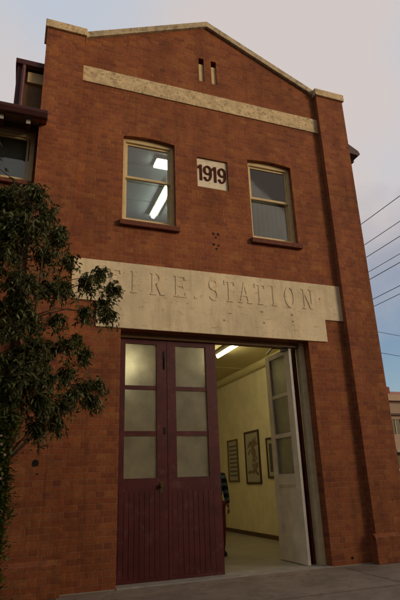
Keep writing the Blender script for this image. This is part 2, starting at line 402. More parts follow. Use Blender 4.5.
# lettering -----------------------------------------------------
XS = [.84]
def letters(items, zc, h, depth, yb, mb=None, st=.062, th=.03):
    mb = mb or MB(); k = [0]
    def poly(pts, cx):
        k[0] += 1; y0 = yb - depth - .0007 * (k[0] % 7)
        mb.prism([(cx + x * XS[0], zc + z * h) for x, z in pts], y0, yb)
    def bar(cx, x0, x1, z0, z1): poly([(x0, z0), (x1, z0), (x1, z1), (x0, z1)], cx)
    def slant(cx, xa, za, xb, zb, w): poly([(xa - w / 2, za), (xa + w / 2, za), (xb + w / 2, zb), (xb - w / 2, zb)], cx)
    def arc(cx, ax, az, rx, rz, t0, t1, w0, w1, n=14):
        for i in range(n):
            a = R(t0 + (t1 - t0) * i / n); b = R(t0 + (t1 - t0) * (i + 1) / n)
            wa = th + (st - th) * abs(math.cos(a)); wb = th + (st - th) * abs(math.cos(b))
            P = lambda t, w, s: (ax + (rx + s * w / 2) * math.cos(t), az + (rz + s * w / 2 / h) * math.sin(t))
            poly([P(a, wa, 1), P(b, wb, 1), P(b, wb, -1), P(a, wa, -1)], cx)
    t = th / h
    for ch, cx in items:
        if ch in 'FREI':
            xl = -.075 if ch != 'I' else 0
            bar(cx, xl - st / 2, xl + st / 2, -.5, .5)
            bar(cx, xl - st * .95, xl + st * .95, .5 - t * .7, .5); bar(cx, xl - st * .95, xl + st * .95, -.5, -.5 + t * .7)
        if ch in 'FE':
            bar(cx, -.07, .10, .5 - t, .5); bar(cx, .075, .10, .3, .5)
            bar(cx, -.07, .055, -.02, -.02 + t); bar(cx, .04, .06, -.09, .12)
        if ch == 'E':
            bar(cx, -.07, .115, -.5, -.5 + t); bar(cx, .09, .115, -.5, -.28)
        if ch == 'R':
            arc(cx, -.03, .24, .10, .245, -90, 90, 0, 0); slant(cx, .10, -.5, .0, 0, st); bar(cx, .06, .15, -.5, -.5 + t * .7)
        if ch == 'S':
            arc(cx, 0, .235, .078, .235, 20, 270, 0, 0); arc(cx, 0, -.235, .083, .235, -160, 90, 0, 0)
        if ch == 'T':
            bar(cx, -st / 2, st / 2, -.5, .5); bar(cx, -.12, .12, .5 - t, .5); bar(cx, -.12, -.095, .3, .5); bar(cx, .095, .12, .3, .5)
            bar(cx, -st * .95, st * .95, -.5, -.5 + t * .7)
        if ch == 'A':
            slant(cx, -.105, -.5, -.01, .5, th * 1.1); slant(cx, .095, -.5, .0, .5, st); bar(cx, -.07, .06, -.17, -.17 + t)
            bar(cx, -.15, -.06, -.5, -.5 + t * .7); bar(cx, .045, .15, -.5, -.5 + t * .7)
        if ch == 'O': arc(cx, 0, 0, .105, .475, 0, 360, 0, 0, 26)
        if ch == 'N':
            bar(cx, -.10, -.10 + th, -.5, .5); bar(cx, .085, .085 + th, -.5, .5); slant(cx, .085, -.5, -.085, .5, st)
            bar(cx, -.14, -.04, .5 - t * .7, .5); bar(cx, .05, .15, .5 - t * .7, .5); bar(cx, -.13, -.05, -.5, -.5 + t * .7)
        if ch == '.': bar(cx, -.03, .03, -.5, -.40)
        if ch == '1':
            bar(cx, -st / 2, st / 2, -.5, .5); slant(cx, -.055, .26, -.02, .46, th * 1.3); 
        if ch == '9':
            arc(cx, 0, .2, .062, .25, 0, 360, 0, 0, 22); arc(cx, -.01, -.02, .072, .43, -125, 25, 0, 0, 14)
            poly([(-.085, -.36), (-.03, -.40), (-.03, -.27), (-.075, -.25)], cx)
    return mb
it = [('F', -.098), ('I', .196), ('R', .585), ('E', .99), ('.', 1.257), ('S', 1.59), ('T', 1.88), ('A', 2.173), ('T', 2.464), ('I', 2.742), ('O', 3.068), ('N', 3.43)]
for i_ in it: letters([i_], 4.385, .385, .0075, -.024).build('letter', CREAM, sign)
wm = MB()
for x, z, w, h_ in ((3.69, 4.41, .03, .03), (2.47, 4.06, .05, .03), (3.07, 4.05, .04, .04), (3.08, 3.93, .04, .03), (1.86, 3.98, .06, .015), (2.5, 3.86, .04, .03), (1.75, 3.85, .03, .03)):
    wm.box(x - w / 2, x + w / 2, -.027, -.0235, z - h_ / 2, z + h_ / 2)
build_each(wm, 'chipped_patch', plain('bare_render', (.42, .30, .18), .9, .4, 20), sign)
# date plaque
plq = MB().box(1.373, 1.991, .035, .10, 6.409, 7.045).build('date_plaque', render_mat('pale_plaque', (.88, .76, .55), (.5, .4, .26)), fire, bevel=.004)
XS[0] = 1
for i_ in [('1', 1.455), ('9', 1.590), ('1', 1.742), ('9', 1.880)]: letters([i_], 6.735, .335, .012, .035, st=.046, th=.032).build('numeral', DIGIT, plq)
# slot backings
for a, b in slots: MB().box(a, b, .035, .25, 8.87, 9.33).build('vent_panel', FRAME, fire)
# fixing scars under the plaque
sc = MB()
for z in (5.45, 5.23):
    for x, dz, r_ in ((1.63, .02, .028), (1.73, .02, .026), (1.68, -.05, .022)): sc.prism([(x + r_ * random.uniform(.5, 1.3) * math.cos(k_ * .9), z + dz + r_ * random.uniform(.5, 1.2) * math.sin(k_ * .9)) for k_ in range(7)], -.004, .004)
build_each(sc, 'fixing_scar', BLACK, fire)
wp = MB().cyl((3.74, -.001, .10), (0, 1, 0), .022, .012, 7)
wp.build('weep_hole', BLACK, fire)
# soldier arch ring and sills
for a, b in wins:
    MB().prismx([(-.075, W0 - .125), (.0, W0 - .125), (.11, W0 - .02), (.11, W0), (-.075, W0 - .035)], a - .05, b + .05).build('window_sill', SILLB, fire, bevel=.006)
# sash windows
def sash_window(a, b, z0, z1, rise, parent, y=.085, mid=None):
    m = (z0 + z1) / 2 if mid is None else mid; w = .062
    fr = MB().box(a, a + w, y, y + .14, z0, z1).box(b - w, b, y, y + .14, z0, z1).box(a + w, b - w, y, y + .14, z0, z0 + .06)
    n = 10
    pts = [(b - (b - a) * i / n, z1 + rise * (1 - (2 * i / n - 1) ** 2)) for i in range(n + 1)]
    fr.prism([(a, z1 - .055), (b, z1 - .055)] + pts, y - .002, y + .14)
    f = fr.build('window', FRAME, parent, bevel=.004)
    s = MB(); e = .04
    s.box(a + w, b - w, y + .03, y + .07, m - .022, m + .022)
    s.box(a + w, a + w + e, y + .032, y + .068, m, z1 - .055).box(b - w - e, b - w, y + .032, y + .068, m, z1 - .055).box(a + w + e, b - w - e, y + .033, y + .067, z1 - .095, z1 - .055)
    s.box(a + w, a + w + e, y + .078, y + .11, z0 + .06, m).box(b - w - e, b - w, y + .078, y + .11, z0 + .06, m).box(a + w + e, b - w - e, y + .079, y + .109, z0 + .06, z0 + .13)
    s.build('sash', FRAME, f)
    MB().box(a + w + e, b - w - e, y + .048, y + .053, m + .022, z1 - .095).build('pane', GLASS, f)
    MB().box(a + w + e, b - w - e, y + .092, y + .097, z0 + .13, m - .01).build('pane', GLASS, f)
    return f
for a, b in wins: sash_window(a, b, W0, 7.195, .040, fire, mid=6.43)
# interior shells (rooms of the station)
XR, XL, YB, ZC = 4.43, PX0 + .4, 9.0, 4.12
room = MB()
room.box(XR - .02, XR, .345, YB, 0.005, ZC).box(XL, XL + .02, .345, YB, .005, ZC).box(XL + .02, XR - .02, YB - .02, YB, .005, ZC)
room.box(XL + .02, GX0 + .6, .345, .36, .005, ZC)
room.build('interior_wall', YELLOW, fire)
MB().box(XL, XR, .345, YB, ZC, ZC + .05).build('interior_ceiling', CEIL, fire)
MB().box(XL, XR, -.004, YB, -.05, .008).build('interior_floor', FLOORM, fire)
MB().box(.004, OW - .004, -.03, .33, -.04, .014).build('threshold', THRESH, fire, bevel=.008)
MB().box(XR - .040, XR - .02, .4, 6.85, .008, .10).build('skirting', SKIRT, fire)
MB().prism([(XR - .17, ZC), (XR - .17, ZC - .10), (XR - .13, ZC - .15), (XR - .02, ZC - .17), (XR - .02, ZC)], .36, YB - .02).build('cornice', CEIL, fire)
bt_ = MB()
for y in (1.9, 4.6, 7.2): bt_.box(XL + .02, XR - .14, y, y + .06, ZC - .02, ZC)
build_each(bt_, 'ceiling_batten', CEIL, fire)
sm = MB()
for y in (2.6, 4.95, 7.3): sm.box(XR - .028, XR - .02, y, y + .03, .13, ZC - .13)
build_each(sm, 'cover_strip', YELLOW, fire)
dw = MB().box(XR - .05, XR - .02, 6.9, 6.99, .01, 2.35).box(XR - .05, XR - .02, 7.75, 7.84, .01, 2.35).box(XR - .05, XR - .02, 6.9, 7.84, 2.35, 2.44)
dwf = dw.build('inner_doorway', CREAMJ, fire)
MB().box(XR - .035, XR - .021, 6.99, 7.75, .01, 2.35).build('door_panel', BROWN, dwf)
# upper room
UZ, UC, UYB = 4.6, 7.62, 5.5
up = MB().box(XR - .02, XR, .345, UYB, UZ, UC).box(XL, XL + .02, .345, UYB, UZ, UC).box(XL + .02, XR - .02, UYB - .02, UYB, UZ, UC)
up.build('upper_wall', UPWALL, fire)
MB().box(XL, XR, .345, UYB, UC, UC + .05).build('upper_ceiling', UPCEIL, fire)
MB().box(XL, XR, .345, UYB, UZ - .2, UZ).build('upper_floor', BROWN, fire)
uj = MB()
for y in (1.35, 2.75, 4.1): uj.box(XL + .02, XR - .02, y, y + .03, UC - .01, UC)
build_each(uj, 'ceiling_strip', UPWALL, fire)

# doors frame
df = MB().box(OW - .10, OW, .17, .30, .008, OH).build('door_frame', CREAMJ, fire, bevel=.004)
MB().box(0, .035, .20, .30, .008, OH - .09).build('left_jamb', MAROON, df)
MB().box(0, OW - .10, .17, .30, OH - .09, OH).build('frame_head', OLIVE, df)  # cream head; the shade under the lintel is put into its brown
ROWS = [(1.365, 1.972), (2.044, 2.674), (2.736, 3.404)]
def door_leaf(parent, w, sl, sr, ox, oy, rot, mat, paned=True, panel=False, glass=FROST, knob=False, label=None, H=3.50):
    """leaf from local x 0..w, front face towards local -y"""
    T = .05
    e = bpy.data.objects.new('tmp', None)
    class L(MB):
        pass
    def bld(mb, name, m, par, bevel=0):
        ob = mb.build(name, m, None, bevel=bevel); 
        if par is None:
            ob.parent = parent; ob.location = Vector((ox, oy, .016)) - parent_world(parent); ob.rotation_euler = (0, 0, rot)
        else: ob.parent = par
        return ob
    s = MB().box(0, sl, 0, T, 0, H).box(w - sr, w, 0, T, 0, H)
    s.box(sl, w - sr, .002, T - .002, 3.404, H)
    s.box(sl, w - sr, .008, T - .008, 2.674, 2.736).box(sl, w - sr, .008, T - .008, 1.972, 2.044)
    s.box(sl, w - sr, .002, T - .002, 1.19, 1.365).box(sl, w - sr, .002, T - .002, 0, .16)
    if panel:   # moulded flat panel
        s.box(sl, w - sr, .008, T - .034, .16, 1.19)
        s.box(sl, w - sr, .002, T - .002, .16, .40)
        for (a, b, c, d) in ((sl, w - sr, .40, .43), (sl, w - sr, 1.16, 1.19), (sl, sl + .03, .43, 1.16), (w - sr - .03, w - sr, .43, 1.16)):
            s.box(a, b, .010, T - .016, c, d)
    else:
        pass
        n = 9; bw = (w - .11) / n
        for i in range(n):
            x0 = .055 + i * bw; x1 = x0 + bw
            s.prism_z([(x0 + .0015, .004), (x0 + .005, -.003), (x1 - .005, -.003), (x1 - .0015, .004), (x1 - .0015, .0005), (x0 + .0015, .0005)], .05, 1.17)
        s.box(sl, w - sr, .004, T - .004, .16, 1.19)
    leaf = bld(s, 'door_leaf', mat, None, .003)
    if label: leaf['label'] = label
    for (a, b) in ROWS:
        bld(MB().box(sl - .004, w - sr + .004, .022, .027, a - .004, b + .004), 'pane', glass, leaf)
    if knob:
        k = MB().box(w - sr + .04, w - sr + .085, -.006, 0, 1.15, 1.31).cyl((w - sr + .0625, -.035, 1.25), (0, 1, 0), .028, .03, 16).cyl((w - sr + .0625, -.012, 1.25), (0, 1, 0), .010, .03, 10)
        bld(k, 'door_knob', BRASS, leaf, .003)
        bld(MB().box(w - .05, w - .02, -.012, 0, 3.02, 3.30).cyl((w - .035, -.016, 3.1), (0, 0, 1), .007, .2, 8), 'top_bolt', IRON, leaf)
        bld(MB().box(w - .05, w - .02, -.010, 0, 2.0, 2.1), 'catch_plate', IRON, leaf)
    return leaf
door_leaf(fire, .796, .125, .165, .002, .215, 0, MAROON, knob=True)
door_leaf(fire, .852, .145, .180, .806, .215, 0, MAROON)
# folded pair on the right: outer leaf seen edge on, inner leaf shows its white back
ang = R(98)
door_leaf(fire, .80, .13, .15, 3.262, .30, ang, MAROON, label='maroon leaf folded back against the right jamb')
wlf = door_leaf(fire, .87, .17, .15, 3.115, .21, R(91.5), WHITE, panel=True, glass=FROST, label='white painted inner face of the folded leaf')
# overhead folding gear
gear = MB().box(2.95, 3.26, .20, .24, 3.50, 3.56).box(3.02, 3.10, .22, .42, 3.47, 3.53).tube([(3.05, .3, 3.52), (2.9, .5, 3.56), (3.0, .9, 3.55)], .015, 6)
gear.build('door_track_bracket', IRON, fire)
hg = MB()
for z in (.4, 1.42, 2.1, 2.75, 3.2): hg.box(3.155, 3.18, .26, .29, z, z + .09)
build_each(hg, 'hinge', IRON, fire)

# ------------------------------------------------------------------ lights, hung and standing things inside
def tube_light(x0, x1, y0, y1, z, axis, mat, label, grp):
    cx, cy = (x0 + x1) / 2, (y0 + y1) / 2
    t = empty('fluorescent_light', (cx, cy, z), label, 'ceiling light', grp)
    MB().box(x0, x1, y0, y1, z - .07, z).build('fitting', TUBE_BODY, t, bevel=.006)
    if axis == 'y': m = MB().tube([(cx, y0 + .03, z - .10), (cx, y1 - .03, z - .10)], .032 if z < 6 else .05, 12)
    else: m = MB().box(x0 + .02, x1 - .02, y0 + .02, y1 - .02, z - .10, z - .07)
    m.build('tube', mat, t)
    return t
tube_light(2.84, 2.98, 1.7, 3.15, ZC - .0, 'y', TUBE_DN, 'lit fluorescent tube on the yellow ground floor ceiling', None)
tube_light(.95, 1.09, 3.9, 5.4, ZC, 'y', TUBE_DN, 'lit fluorescent tube glowing through the frosted panes of the left maroon door', None)
tube_light(1.30, 1.52, 1.75, 3.3, UC, 'y', TUBE_UP, 'long lit fluorescent tube seen through the lower left upstairs pane', None)
tube_light(.86, 1.75, .95, 1.27, UC, 'x', TUBE_UP, 'short bright light box seen through the upper left upstairs pane', None)

PAPER = plain('aged_paper', (.42, .38, .27), .8, .12, 12)
PICF = plain('dark_picture_frame', (.07, .042, .02), .4, .2)
GILT = plain('brown_gilt_frame', (.16, .11, .05), .5, .3)
def picture(y0, y1, z0, z1, fm, label, kind):
    x = XR - .02
    t = empty('picture', (x, (y0 + y1) / 2, z0), label, 'picture'); w = .045
    MB().box(x - .035, x, y0, y1, z0, z0 + w).box(x - .035, x, y0, y1, z1 - w, z1).box(x - .035, x, y0, y0 + w, z0 + w, z1 - w).box(x - .035, x, y1 - w, y1, z0 + w, z1 - w).build('frame', fm, t)
    MB().box(x - .015, x - .001, y0 + w, y1 - w, z0 + w, z1 - w).build('mount', PAPER, t)
    g = MB()
    if kind == 'rows':
        nrow = 8; hh = (z1 - z0 - .24) / nrow
        for i in range(nrow):
            za = z0 + .12 + i * hh; g.box(x - .0165, x - .015, y0 + .10, y1 - .10, za + .02, za + hh - .035)
        g.build('print', plain('grey_print', (.16, .14, .11), .7, .5, 30), t)
    elif kind == 'figures':
        rr = random.Random(4)
        for i in range(34):
            cy = y0 + .2 + rr.random() * (y1 - y0 - .4); cz = z0 + .22 + rr.random() * (z1 - z0 - .44); a = rr.random() * 3.1; r1 = .05 + rr.random() * .08; r2 = .02 + rr.random() * .04
            pts = [(cy + r1 * math.cos(t_) * math.cos(a) - r2 * math.sin(t_) * math.sin(a), cz + r1 * math.cos(t_) * math.sin(a) + r2 * math.sin(t_) * math.cos(a)) for t_ in [k * math.pi / 4 for k in range(8)]]
            g.prismx(pts, x - .0165 - .0001 * i, x - .015)
        g.build('print', plain('brown_print', (.24, .16, .10), .7, .5, 18), t)
    else: 
        g.box(x - .0165, x - .015, y0 + .12, y1 - .12, z0 + .14, z1 - .14).build('print', plain('dark_print', (.10, .08, .06), .7, .5, 18), t)
picture(5.60, 6.28, 1.27, 2.38, GILT, 'framed sheet of small text rows, farthest left on the yellow wall', 'rows')
picture(4.28, 5.12, 1.21, 2.50, PICF, 'dark framed print of brown figures between the text sheet and the white door', 'figures')
picture(2.95, 3.90, 1.33, 2.25, PICF, 'dark framed picture mostly hidden behind the white folded door', 'dark')

# curtain and card behind right upstairs window
cu = MB(); nn = 60
for j, z in enumerate((5.53, 6.45)):
    for i in range(nn + 1):
        cu.v.append((2.47 + .87 * i / nn, .30 + .010 * math.sin(i * .9) + .006 * math.sin(i * 2.3), z))
for i in range(nn): cu.f.append((i, i + 1, i + nn + 2, i + nn + 1))
def curtain_mat():
    m, nt, out = new_mat('net_curtain'); d = N(nt, 'ShaderNodeBsdfDiffuse'); d.inputs[0].default_value = (.42, .44, .38, 1)
    t = N(nt, 'ShaderNodeBsdfTranslucent'); t.inputs[0].default_value = (.45, .44, .38, 1); tr = N(nt, 'ShaderNodeBsdfTransparent')
    a = N(nt, 'ShaderNodeMixShader'); nt.links.new(d.outputs[0], a.inputs[1]); nt.links.new(t.outputs[0], a.inputs[2])
    b = N(nt, 'ShaderNodeMixShader'); b.inputs[0].default_value = .25; nt.links.new(a.outputs[0], b.inputs[1]); nt.links.new(tr.outputs[0], b.inputs[2])
    nt.links.new(b.outputs[0], out.inputs[0]); return m
tag(cu.build('net_curtain', curtain_mat(), smooth=True), 'pale net curtain across the lower half of the right upstairs window', 'curtain')
def card_mat():
    m, nt, out = new_mat('white_paper'); d = N(nt, 'ShaderNodeBsdfDiffuse'); d.inputs[0].default_value = (.85, .85, .8, 1)
    t = N(nt, 'ShaderNodeBsdfTranslucent'); t.inputs[0].default_value = (.9, .9, .85, 1); a = N(nt, 'ShaderNodeMixShader')
    nt.links.new(d.outputs[0], a.inputs[1]); nt.links.new(t.outputs[0], a.inputs[2]); nt.links.new(a.outputs[0], out.inputs[0]); return m
cd = MB().prism([(2.98, 5.645), (3.17, 5.645), (3.15, 5.88)], .200, .202)
tag(cd.build('paper_card', card_mat()), 'small white triangular card standing behind the right upstairs window', 'card')

# ------------------------------------------------------------------ person behind the door
def skin_obj(name, verts, edges, radii, mat, parent, sub=2, root=0):
    me = bpy.data.meshes.new(name); off = parent_world(parent)
    me.from_pydata([tuple(Vector(v) - off) for v in verts], edges, []); me.update()
    o = bpy.data.objects.new(name, me); col.objects.link(o); o.parent = parent; me.materials.append(mat)
    md = o.modifiers.new('skin', 'SKIN')
    sv = me.skin_vertices[0].data if me.skin_vertices else None
    if sv is None:
        bm = bmesh.new(); bm.from_mesh(me); bm.verts.layers.skin.verify(); bm.to_mesh(me); bm.free(); sv = me.skin_vertices[0].data
    for i, r_ in enumerate(radii):
        sv[i].radius = (r_, r_) if isinstance(r_, (int, float)) else r_; sv[i].use_root = (i == root)
    md.use_smooth_shade = True
    s_ = o.modifiers.new('sub', 'SUBSURF'); s_.levels = sub; s_.render_levels = sub
    return o
SKINM = plain('skin', (.42, .26, .18), .55, .08); HAIR = plain('dark_hair', (.03, .02, .015), .6, .3, 60)
def stripe_mat():
    m, nt, out = new_mat('striped_jumper'); g = N(nt, 'ShaderNodeNewGeometry'); s = N(nt, 'ShaderNodeSeparateXYZ'); nt.links.new(g.outputs['Position'], s.inputs[0])
    w = mth(nt, 'GREATER_THAN', mth(nt, 'FRACT', mth(nt, 'MULTIPLY', s.outputs[2], 7.4)), .45)
    finish(nt, out, mixc(nt, w, (.10, .19, .19), (.012, .014, .02)), .9, noise(nt, 120, 3), .3); return m
px, py = 2.30, 2.10
per = empty('person', (px, py, .008), 'person in a striped jumper and dark red trousers half hidden behind the maroon doors', 'person')
def pv(*l): return [(px + a, py + b, c) for a, b, c in l]
bv = pv((0, 0, .96), (0, .0, 1.15), (0, .01, 1.36), (0, .0, 1.47), (0, -.01, 1.545), (0, -.02, 1.64), (0, -.03, 1.72),
        (.09, 0, .88), (.10, -.01, .50), (.105, .03, .10), (.11, -.09, .04), (-.09, 0, .88), (-.10, .02, .50), (-.10, .08, .10), (-.105, -.04, .04),
        (.175, .01, 1.40), (.225, .02, 1.13), (.245, -.01, .89), (.25, -.02, .82), (-.175, .01, 1.40), (-.225, .02, 1.13), (-.24, -.06, .90), (-.24, -.08, .82))
be = [(0, 1), (1, 2), (2, 3), (3, 4), (4, 5), (5, 6), (0, 7), (7, 8), (8, 9), (9, 10), (0, 11), (11, 12), (12, 13), (13, 14), (2, 15), (15, 16), (16, 17), (17, 18), (2, 19), (19, 20), (20, 21), (21, 22)]
brd = [(.13, .09), (.115, .085), (.14, .09), (.05, .05), (.055, .06), (.075, .09), (.05, .06), .085, .058, .038, .034, .085, .058, .038, .034, .052, .042, .03, .024, .052, .042, .03, .024]
body_o = skin_obj('body', bv, be, brd, SKINM, per)
k = list(range(0, 3)); 
skin_obj('jumper', [bv[i] for i in (0, 1, 2, 3, 15, 16, 17, 19, 20, 21)], [(0, 1), (1, 2), (2, 3), (2, 4), (4, 5), (5, 6), (2, 7), (7, 8), (8, 9)],
         [(.16, .12), (.15, .115), (.165, .11), (.06, .06), .075, .062, .048, .075, .062, .048], stripe_mat(), per)
skin_obj('trousers', [bv[i] for i in (0, 7, 8, 9, 11, 12, 13)], [(0, 1), (1, 2), (2, 3), (0, 4), (4, 5), (5, 6)], [(.15, .11), .11, .085, .068, .11, .085, .068], plain('dark_red_cloth', (.20, .03, .03), .85, .3), per)
BOOT = plain('black_leather', (.012, .011, .01), .4, .2)
for sx, fy in ((.108, .03), (-.102, .08)):
    skin_obj('boot', pv((sx, fy, .22), (sx, fy, .07), (sx, fy - .10, .055), (sx, fy - .18, .045)), [(0, 1), (1, 2), (2, 3)], [.062, .058, .052, .042], BOOT, per)
skin_obj('hair', pv((0, .02, 1.58), (0, .03, 1.68), (0, 0, 1.755)), [(0, 1), (1, 2)], [.07, (.095, .085), .075], HAIR, per)
hd = []
for sx, hy in ((1, -.02), (-1, -.08)):
    h = MB(); bx, by_ = px + sx * .25, py + hy
    for q, (dy, ln) in enumerate(((-.03, .070), (-.010, .082), (.010, .078), (.028, .062))):
        h.tube([(bx, by_ + dy, .80), (bx + .004 * sx, by_ + dy, .80 - ln * .5), (bx - .012 * sx, by_ + dy, .80 - ln)], [.010, .009, .007], 6)
    h.tube([(bx, by_ - .03, .83), (bx - .01 * sx, by_ - .055, .79), (bx - .015 * sx, by_ - .06, .76)], [.012, .010, .007], 6)
    h.build('fingers', SKINM, per, smooth=True)
for v_, r_ in (((-.032, -.098, 1.675), .012), ((.032, -.098, 1.675), .012)):
    MB().cyl((px + v_[0], py + v_[1], v_[2]), (0, 1, 0), r_, .01, 10).build('eye', BLACK, per)
MB().tube([(px, py - .095, 1.68), (px, py - .125, 1.635), (px, py - .10, 1.63)], [.008, .014, .010], 8).build('nose', SKINM, per, smooth=True)
MB().box(px - .025, px + .025, py - .106, py - .098, 1.588, 1.596).build('mouth', plain('lips', (.3, .10, .09), .5), per)
# ------------------------------------------------------------------ adjoining wing on the left
wing = empty('brick_house', (-4.5, 0, 0), 'lower brick wing with dark red eaves adjoining the fire station on the left', 'building')
wg = wall_grid(MB(), [-9, -1.465], [0, 7.1], [(-2.75, -1.50, 5.95, 6.93), (-6.3, -5.0, 5.95, 6.93), (-4.3, -3.2, 1.1, 2.6)], .05, .35)
wg.box(-9, -8.7, .35, 9, 0, 7.1).box(-8.7, -1.465, 8.7, 9, 0, 7.1)
wg.build('wall', BRW, wing)
def wing_window(a, b, z0, z1):
    f = MB().box(a, a + .075, .07, .2, z0, z1).box(b - .075, b, .07, .2, z0, z1).box(a + .075, b - .075, .072, .2, z1 - .09, z1).box(a + .075, b - .075, .072, .2, z0, z0 + .09)
    f.box(a + .11, a + .15, .10, .15, z0 + .09, z1 - .09).box(b - .125, b - .09, .10, .15, z0 + .09, z1 - .09).box(a + .15, b - .125, .102, .15, z1 - .13, z1 - .10)
    f = f.build('window', FRAME, wing, bevel=.004)
    MB().box(a + .076, b - .076, .12, .126, z0 + .09, z1 - .09).build('pane', GLASS_D, f)
    MB().box(a - .05, b + .03, -.02, .07, z0 - .07, z0).build('sill', SILLB, f)
    MB().box(a + .1, b - .1, .205, .215, z0 + .05, z1 - .05).build('blind', plain('sky_pale_blind', (.75, .78, .72), .8, .1), f)  # blind paled so its colour stands in for sky reflected in the glass
wing_window(-2.75, -1.50, 5.95, 6.93); wing_window(-6.3, -5.0, 5.95, 6.93); wing_window(-4.3, -3.2, 1.1, 2.6)
wr = MB().prismx([(-.46, 6.95), (.05, 7.17), (4.6, 9.1), (9.4, 7.0), (9.4, 6.9), (4.6, 9.0), (.05, 7.08), (-.46, 6.87)], -9.3, -1.35)
for y, z in ((-.46, 6.95),):
    for i in range(48):
        x = -9.25 + i * .165
        wr.tube([(x, y - .01, z + .025), (x, 4.6, 9.12)], .03, 6)
wroof = wr.build('roof', ROOF, wing)
gt = MB().prismx([(-.56, 6.955), (-.56, 6.90), (-.52, 6.83), (-.45, 6.83), (-.44, 6.955)], -9.3, -1.345)
gt.build('gutter', DKWOOD, wroof, bevel=.008)
MB().prismx([(-.44, 6.84), (.05, 7.05), (.05, 7.085), (-.44, 6.875)], -9.3, -1.47).build('soffit', BROWN, wroof)
WTAIL = plain('white_rafter_end', (.45, .42, .36), .6, .15)
for i in range(17):
    x = -1.63 - i * .40
    MB().prismx([(-.40, 6.74), (-.30, 6.76), (.05, 6.92), (.05, 7.05), (-.40, 6.86)], x - .035, x + .035).build('rafter_tail', DKWOOD, wroof)
    MB().box(x - .032, x + .032, -.414, -.402, 6.745, 6.84).build('rafter_end', WTAIL, wroof)
MB().box(-9, -1.47, .02, .05, 6.93, 7.06).build('frieze_board', OLIVE, wing)
# dormer rising above the gutter beside the pilaster
dm = MB().box(-1.76, -1.20, .14, 1.8, 7.2, 8.30).build('dormer', BROWN, wing)
MB().box(-1.72, -1.20, .09, .138, 8.00, 8.22).build('fascia', FRAME, dm)
MB().box(-1.75, -1.42, .06, .138, 7.36, 7.45).build('flashing', WTAIL, dm)
MB().prismx([(-.02, 8.37), (-.02, 8.27), (.06, 8.25), (2.2, 8.72), (2.2, 8.84), (.06, 8.40)], -1.93, -1.20).build('dormer_roof', DKWOOD, dm)
MB().box(-1.90, -1.765, .04, .30, 7.3, 8.25).build('dormer_side_board', DKWOOD, dm)
MB().tube([(-1.79, .0, 8.25), (-1.79, .0, 7.3)], .032, 8).build('downpipe', plain('dull_red_pipe', (.14, .04, .04), .5, .2), dm)

# ------------------------------------------------------------------ tree in front of left pilaster
rnd = random.Random(11)
CL = [(-1.72,-1.60,4.73,0.19),(-1.46,-1.40,4.94,0.15),(-1.27,-1.50,4.58,0.20),(-1.57,-1.80,4.24,0.23),(-1.09,-1.30,4.46,0.13),(-1.69,-1.70,3.88,0.20),(-1.30,-1.50,4.01,0.21),(-0.98,-1.40,4.00,0.12),(-1.44,-1.80,3.49,0.20),(-1.04,-1.50,3.60,0.17),(-0.75,-1.30,3.75,0.15),(-0.55,-1.30,3.91,0.13),(-0.37,-1.20,3.75,0.12),(-0.51,-1.30,3.48,0.16),(-0.39,-1.20,3.40,0.09),(-0.75,-1.40,3.35,0.10),(-1.58,-1.60,3.36,0.15),(-1.63,-1.80,2.94,0.14),(-1.36,-1.70,3.04,0.13),(-1.08,-1.40,3.22,0.11),(-1.14,-1.30,2.89,0.09),(-0.94,-1.40,2.91,0.12),(-0.71,-1.30,2.82,0.10),(-0.82,-1.30,3.01,0.07),(-1.41,-1.80,2.48,0.14),(-1.16,-1.60,2.46,0.13),(-0.92,-1.40,2.55,0.16),(-0.70,-1.30,2.42,0.13),(-0.51,-1.20,2.48,0.11),(-0.59,-1.30,2.25,0.10),(-1.53,-1.70,2.30,0.14),(-1.23,-1.60,2.19,0.17),(-0.96,-1.50,2.18,0.13),(-1.47,-1.70,2.01,0.12),(-1.23,-1.50,1.92,0.08),(-1.01,-1.40,1.98,0.09),(-0.84,-1.40,2.30,0.09),(-1.64,-1.70,2.62,0.10),(-1.57,-1.20,4.16,0.15),(-1.79,-1.30,4.46,0.17)]
for i in range(46):
    CL.append((rnd.uniform(-1.95, -1.15), rnd.uniform(-1.75, -1.4), rnd.uniform(1.95, 4.75), .13))
for i in range(26):   # the side of the crown out of the frame
    CL.append((-2.0 - rnd.random() * 1.1, -1.6 + rnd.uniform(-.6, .6), rnd.uniform(2.2, 5.1), .24))
tree = empty('tree', (-1.62, -1.65, 0), 'slender dark leafy tree with drooping foliage in front of the left brick pilaster', 'tree')
stem = MB()
tp = [(-1.62, -1.65, -.02), (-1.60, -1.64, .7), (-1.57, -1.62, 1.5), (-1.60, -1.6, 2.3), (-1.52, -1.6, 3.1), (-1.55, -1.58, 3.9), (-1.5, -1.5, 4.6), (-1.46, -1.45, 4.95)]
stem.tube(tp, [.038, .034, .030, .027, .024, .02, .014, .008], 8)
stem.tube([(-1.60, -1.64, .7), (-1.75, -1.66, 1.6), (-1.95, -1.7, 2.6), (-2.2, -1.6, 3.9), (-2.3, -1.6, 4.6)], [.03, .026, .022, .016, .01], 8)
stem.tube([(-1.58, -1.62, 1.7), (-1.40, -1.62, 2.6), (-1.32, -1.6, 3.4), (-1.28, -1.52, 4.4)], [.02, .017, .014, .008], 8)
spine = [Vector(p) for p in tp[2:]] + [Vector(p) for p in ((-1.95, -1.7, 2.6), (-2.2, -1.6, 3.9), (-1.40, -1.62, 2.6), (-1.32, -1.6, 3.4))]
twigs = []
